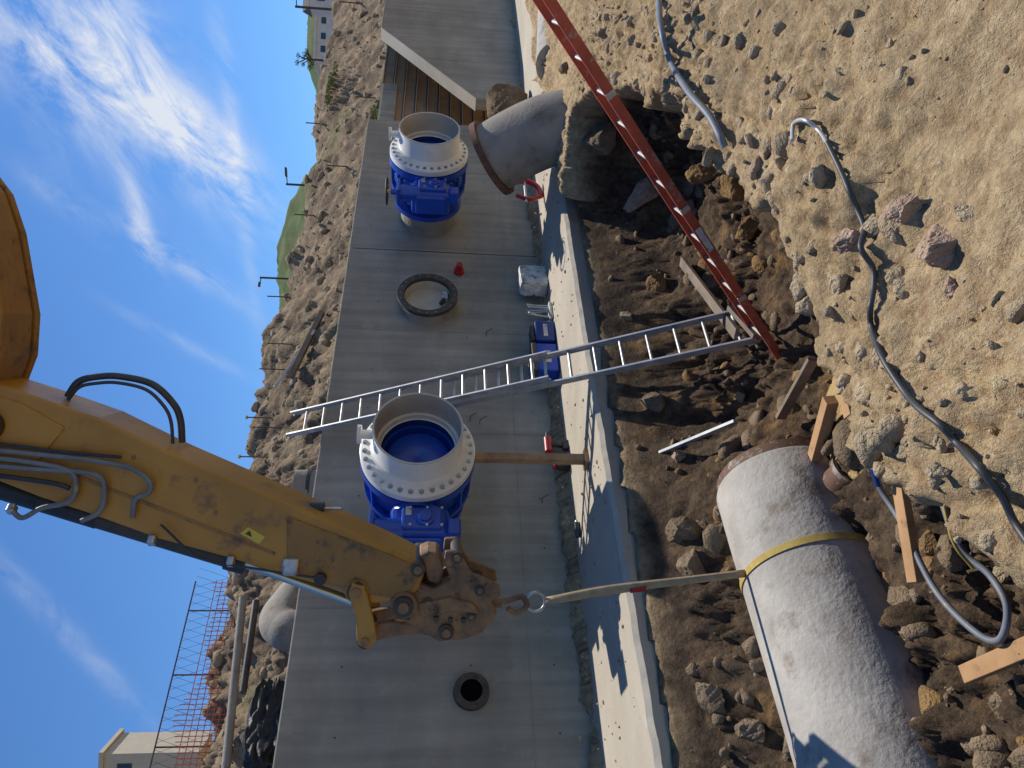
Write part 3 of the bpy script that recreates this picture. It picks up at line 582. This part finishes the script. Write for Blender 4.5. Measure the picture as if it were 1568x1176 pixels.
def fence(name,x0,x1,y,h,zb):
    g=empty(name); V=[];Fc=[]
    def strip(a,b,w_,L,Fl):
        ax,p,q=frame(b-a); n=len(L)
        for c in(a,b): L.extend([c+p*w_,c-p*w_*.5+q*w_*.87,c-p*w_*.5-q*w_*.87])
        for k in range(3): Fl.append((n+k,n+(k+1)%3,n+3+(k+1)%3,n+3+k))
    x=x0
    while x<=x1: strip(Vector((x,y,zb)),Vector((x,y,zb+h)),.016,V,Fc); x+=1.1
    strip(Vector((x0,y,zb+h)),Vector((x1,y,zb+h)),.014,V,Fc)
    x=x0
    while x<x1: strip(Vector((x,y,zb)),Vector((x+h*.35,y,zb+h)),.003,V,Fc); strip(Vector((x+h*.35,y,zb)),Vector((x,y,zb+h)),.003,V,Fc); x+=.16
    mesh('wire_mesh',V,Fc,'rust',None,0,g)
    V2=[];F2=[]; x=x0
    while x<x1:
        k=.68+.10*math.sin(x*2.1)+.08*math.sin(x*5); strip(Vector((x,y-.03,zb)),Vector((x,y-.03,zb+h*k)),.008,V2,F2); x+=.08
    z=.0
    while z<h*.66: strip(Vector((x0,y-.03,zb+z)),Vector((x1,y-.03,zb+z+.03)),.008,V2,F2); z+=.10
    mesh('orange_netting',V2,F2,'omesh',None,0,g)
a=onY(300,890,12.8); b=onY(265,1176,12.8)
fence('site_fence',b.x-3,a.x,12.8,a.z-gz(4,12.8)+.1,gz(4,12.8)-.1)
g=empty('rebar_stakes')
for x,y,l in [(415,455,.9),(418,527,.8),(410,566,.9),(390,640,1.0),(402,655,.7),(385,700,1.),(395,735,.8),(500,255,1.6),(545,150,1.2),(520,5,1.4),(470,190,1.),(455,330,1.)]:
    p=ong(min(x+30,590),y); D=(p-C).dot(F); t=onpl(x,y,p,F); cyl('stake',p-Vector((0,0,.2)),Vector((p.x,p.y,max(t.z,p.z+.5))),.012*D/14,'rustdark',g,6)
    if random.random()<.5: cyl('cap',Vector((p.x,p.y,max(t.z,p.z+.5))),Vector((p.x,p.y,max(t.z,p.z+.5)+.03)),.04,'label',g,8)
plank('fallen_timber',ong(500,478,.1),ong(445,578,.15),.12,.10,'oldwood')
plank('fallen_timber',ong(490,505,.1),ong(425,595,.15),.05,.05,'bag')
def lamp(x0,y0,x1,D,arm):
    g=empty('street_lamp'); a=onD(x0,y0,D); b=onD(x1,y0,D); h=a.z
    cyl('pole',(a.x,a.y,b.z-3),(a.x,a.y,h),.08,'darksteel',g,10); hd=R0*arm
    bar('arm',(a.x,a.y,h-.1),Vector((a.x,a.y,h))+hd,.06,.06,'darksteel',None,g); bar('head',Vector((a.x,a.y,h))+hd*.7,Vector((a.x,a.y,h+.05))+hd*1.5,.35,.12,'darksteel',None,g)
lamp(438,282,480,55,.8); lamp(398,425,440,60,-.5); lamp(452,10,520,50,1.0)
def hill(name,cx,cy,r,h,m):
    n=90; V=[];Fc=[]
    for j in range(50):
        rr=j/49
        for i in range(n):
            th=2*math.pi*i/n; x=cx+math.cos(th)*r*rr*1.6; y=cy+math.sin(th)*r*rr
            z=h*(1-ss(rr))+(.5+h*.06)*float(fbm(np.array([x*.05]),np.array([y*.05]),4,3.)[0])+1.6*float(billow(np.array([x*.25]),np.array([y*.25]),3,3.)[0])+.5
            V.append((x,y,z))
    for j in range(49):
        for i in range(n): Fc.append((j*n+i,j*n+(i+1)%n,(j+1)*n+(i+1)%n,(j+1)*n+i))
    return mesh(name,V,Fc,m,180)
hc=onD(428,380,170); hill('green_hill',hc.x+5,hc.y+10,70,hc.z+1,'green')
hc2=onD(452,270,200); hill('green_hill',hc2.x+60,hc2.y-10,80,hc2.z+1,'green')
def leaves(n,c,rad,size,q):
    V=[];Fc=[]
    for i in range(n):
        d=q.normal(size=3); d/=np.linalg.norm(d); r=q.uniform(.2,1)**.5; p=np.array(c)+d*np.array(rad)*r
        a=q.normal(size=3); a/=np.linalg.norm(a); b=np.cross(a,q.normal(size=3)); b/=np.linalg.norm(b); s=size*q.uniform(.5,1.2); k=len(V)
        V+=[p-a*s,p+b*s*.5,p+a*s,p-b*s*.5]; Fc.append((k,k+1,k+2,k+3))
    return V,Fc
def tree(x,y,D,hpx,seed):
    q=np.random.default_rng(seed); g=empty('small_tree'); b=onD(x,y,D); h=hpx/FPX*D
    tube('trunk',[b-Z*1.5,b+Z*h*.3,b+Z*h*.75+Vector((.1,0,0))],.12,'bark',g,8,4,rad=lambda t:.12*(1-.7*t))
    V=[];Fc=[]
    for k in range(11):
        th=q.uniform(0,6.28); zz=h*q.uniform(.3,.95); rr=h*.36*q.uniform(.3,1)
        c=b+Vector((math.cos(th)*rr,math.sin(th)*rr,zz)); tube('limb',[b+Z*zz*.6,c],.04,'bark',g,6,3)
        v,f=leaves(110,c,(h*.14,h*.14,h*.09),h*.025,q); o=len(V); V+=v; Fc+=[tuple(i+o for i in t) for t in f]
    mesh('crown',V,Fc,'leaf',None,0,g)
tree(490,92,60,38,3)
q=np.random.default_rng(5); V=[];Fc=[]
for x,y in [(507,134),(510,122),(505,145),(575,185),(577,170),(570,178)]:
    p=ong(x+6,y); v,f=leaves(300,p+Z*.02,(.9,.5,.08) if x<560 else (.5,.3,.12),.05,q); o=len(V); V+=v; Fc+=[tuple(i+o for i in t) for t in f]
mesh('grass_tufts',V,Fc,'grass')
def house(name,x0,y0,x1,y1,D,m,flat=False):
    g=empty(name); a=onD(x0,y1,D); b=onD(x1,y0,D); h=a.z-b.z; c=(a+b)/2; Lh=abs((b-a).dot(R0))
    def P(u,v,z): return c+R0*u+Fh*v+Z*z
    d=Lh*.6; V=[P(-Lh/2,-d/2,-h/2-3),P(Lh/2,-d/2,-h/2-3),P(Lh/2,d/2,-h/2-3),P(-Lh/2,d/2,-h/2-3)]; V+=[v+Z*(h+3) for v in V]
    mesh('walls',V,[(0,1,2,3),(4,5,6,7),(0,1,5,4),(1,2,6,5),(2,3,7,6),(3,0,4,7)],m,None,0,g)
    o=Lh*.04
    if flat: bar('parapet',P(-Lh/2-o,0,h/2+.1),P(Lh/2+o,0,h/2+.1),d+2*o,.25,m,Z,g,0)
    else:
        V=[P(-Lh/2-o,-d/2-o,h/2),P(Lh/2+o,-d/2-o,h/2),P(Lh/2+o,d/2+o,h/2),P(-Lh/2-o,d/2+o,h/2),P(-Lh/2-o,0,h/2+h*.35),P(Lh/2+o,0,h/2+h*.35)]
        mesh('roof',V,[(0,1,5,4),(2,3,4,5),(0,4,3),(1,2,5),(0,3,2,1)],'roof',None,0,g)
    for k in (-.3,-.05,.25): bar('window',P(Lh*k,-d/2-.02,0),P(Lh*(k+.12),-d/2-.02,0),.04,h*.35,'glass',Z,g,0)
house('white_house',487,28,510,105,75,'housewhite',True)
house('grey_house',476,-30,512,18,60,'housewhite')
house('beige_building',172,1138,235,1250,45,'render',True)
# ------------------------------------------------------------------ sky, sun
sd=Vector((.56,.095,.82)).normalized(); el=math.asin(sd.z); az=math.atan2(sd.x,sd.y)
W=bpy.data.worlds.new('World'); S.world=W; W.use_nodes=True; nt=W.node_tree; bg=nt.nodes['Background']
sky=nt.nodes.new('ShaderNodeTexSky'); sky.sky_type='NISHITA'; sky.sun_disc=False; sky.sun_elevation=el; sky.sun_rotation=az; sky.air_density=1.; sky.dust_density=.1; sky.ozone_density=3.
tc=nt.nodes.new('ShaderNodeTexCoord')
def math_(op,a,b=None,c=None):
    n=nt.nodes.new('ShaderNodeMath'); n.operation=op
    for i,s in enumerate((a,b,c)):
        if s is None: continue
        if hasattr(s,'links'): nt.links.new(s,n.inputs[i])
        else: n.inputs[i].default_value=s
    return n.outputs[0]
def dot(v):
    n=nt.nodes.new('ShaderNodeVectorMath'); n.operation='DOT_PRODUCT'; nt.links.new(tc.outputs['Generated'],n.inputs[0]); n.inputs[1].default_value=v; return n.outputs['Value']
fy=math_('MAXIMUM',dot(tuple(Fh)),.15); A_=math_('DIVIDE',dot(tuple(R0)),fy); E_=math_('DIVIDE',dot((0,0,1)),fy)
def AE(x,y): d=ray(x,y); f=d.dot(Fh); return d.dot(R0)/f,d.z/f
def gauss(x,y,sa,se,rot=0.,amp=1.):
    a0,e0=AE(x,y); da=math_('SUBTRACT',A_,a0); de=math_('SUBTRACT',E_,e0); c,s=math.cos(rot),math.sin(rot)
    p=math_('ADD',math_('MULTIPLY',da,c),math_('MULTIPLY',de,s)); q=math_('SUBTRACT',math_('MULTIPLY',de,c),math_('MULTIPLY',da,s))
    r=math_('ADD',math_('POWER',math_('ABSOLUTE',math_('DIVIDE',p,sa)),2.),math_('POWER',math_('ABSOLUTE',math_('DIVIDE',q,se)),2.))
    return math_('MULTIPLY',math_('EXPONENT',math_('MULTIPLY',r,-1.)),amp)
gs=[gauss(190,60,.16,.045,.55,.75),gauss(240,165,.16,.035,.80,.85),gauss(325,225,.09,.03,.8,.75),gauss(50,60,.14,.04,.8,.7),gauss(215,345,.07,.013,.3,.75),gauss(275,400,.09,.013,1.0,.55),gauss(370,300,.14,.010,.15,.4),gauss(95,310,.06,.014,.9,.25),gauss(95,960,.14,.014,.75,.35),gauss(270,520,.08,.008,1.1,.3),gauss(340,80,.1,.012,.2,.25),gauss(120,120,.14,.08,.8,.35)]
acc=gs[0]
for k in gs[1:]: acc=math_('ADD',acc,k)
cv=nt.nodes.new('ShaderNodeCombineXYZ'); rt=.75
pa=math_('ADD',math_('MULTIPLY',A_,math.cos(rt)),math_('MULTIPLY',E_,math.sin(rt))); qa=math_('SUBTRACT',math_('MULTIPLY',E_,math.cos(rt)),math_('MULTIPLY',A_,math.sin(rt)))
nt.links.new(math_('MULTIPLY',pa,7.),cv.inputs[0]); nt.links.new(math_('MULTIPLY',qa,19.),cv.inputs[1])
nz=nt.nodes.new('ShaderNodeTexNoise'); nz.inputs['Scale'].default_value=1.; nz.inputs['Detail'].default_value=10; nz.inputs['Roughness'].default_value=.66; nz.inputs['Distortion'].default_value=.45; nt.links.new(cv.outputs[0],nz.inputs['Vector'])
dens=math_('MULTIPLY',math_('SUBTRACT',nz.outputs['Fac'],.38),3.2); dens=math_('MULTIPLY',math_('MAXIMUM',dens,0.),acc); dens=math_('MINIMUM',dens,.85)
tint=nt.nodes.new('ShaderNodeMix'); tint.data_type='RGBA'; tint.blend_type='MULTIPLY'; tint.inputs[0].default_value=1.; nt.links.new(sky.outputs[0],tint.inputs[6]); tint.inputs[7].default_value=(.52,.80,1.10,1)
mx=nt.nodes.new('ShaderNodeMix'); mx.data_type='RGBA'; nt.links.new(dens,mx.inputs[0]); nt.links.new(tint.outputs[2],mx.inputs[6]); mx.inputs[7].default_value=(7.3,7.5,7.8,1)
nt.links.new(mx.outputs[2],bg.inputs['Color']); bg.inputs['Strength'].default_value=.115
L=bpy.data.lights.new('sun','SUN'); L.energy=5.0; L.angle=math.radians(.5); L.color=(1,.94,.84); lo=link(bpy.data.objects.new('sun',L)); lo.rotation_euler=sd.to_track_quat('Z','Y').to_euler()
# ------------------------------------------------------------------ camera (portrait shot stored sideways)
cd=bpy.data.cameras.new('camera'); cd.sensor_width=36; cd.lens=36*FPX/1568; cd.clip_start=.05; cd.clip_end=4000
co_=link(bpy.data.objects.new('camera',cd)); Xc=-U; Yc=R; Zc=-F
co_.matrix_world=Matrix(((Xc.x,Yc.x,Zc.x,C.x),(Xc.y,Yc.y,Zc.y,C.y),(Xc.z,Yc.z,Zc.z,C.z),(0,0,0,1)))
S.camera=co_
S.view_settings.view_transform='Standard'; S.view_settings.look='None'; S.view_settings.exposure=0
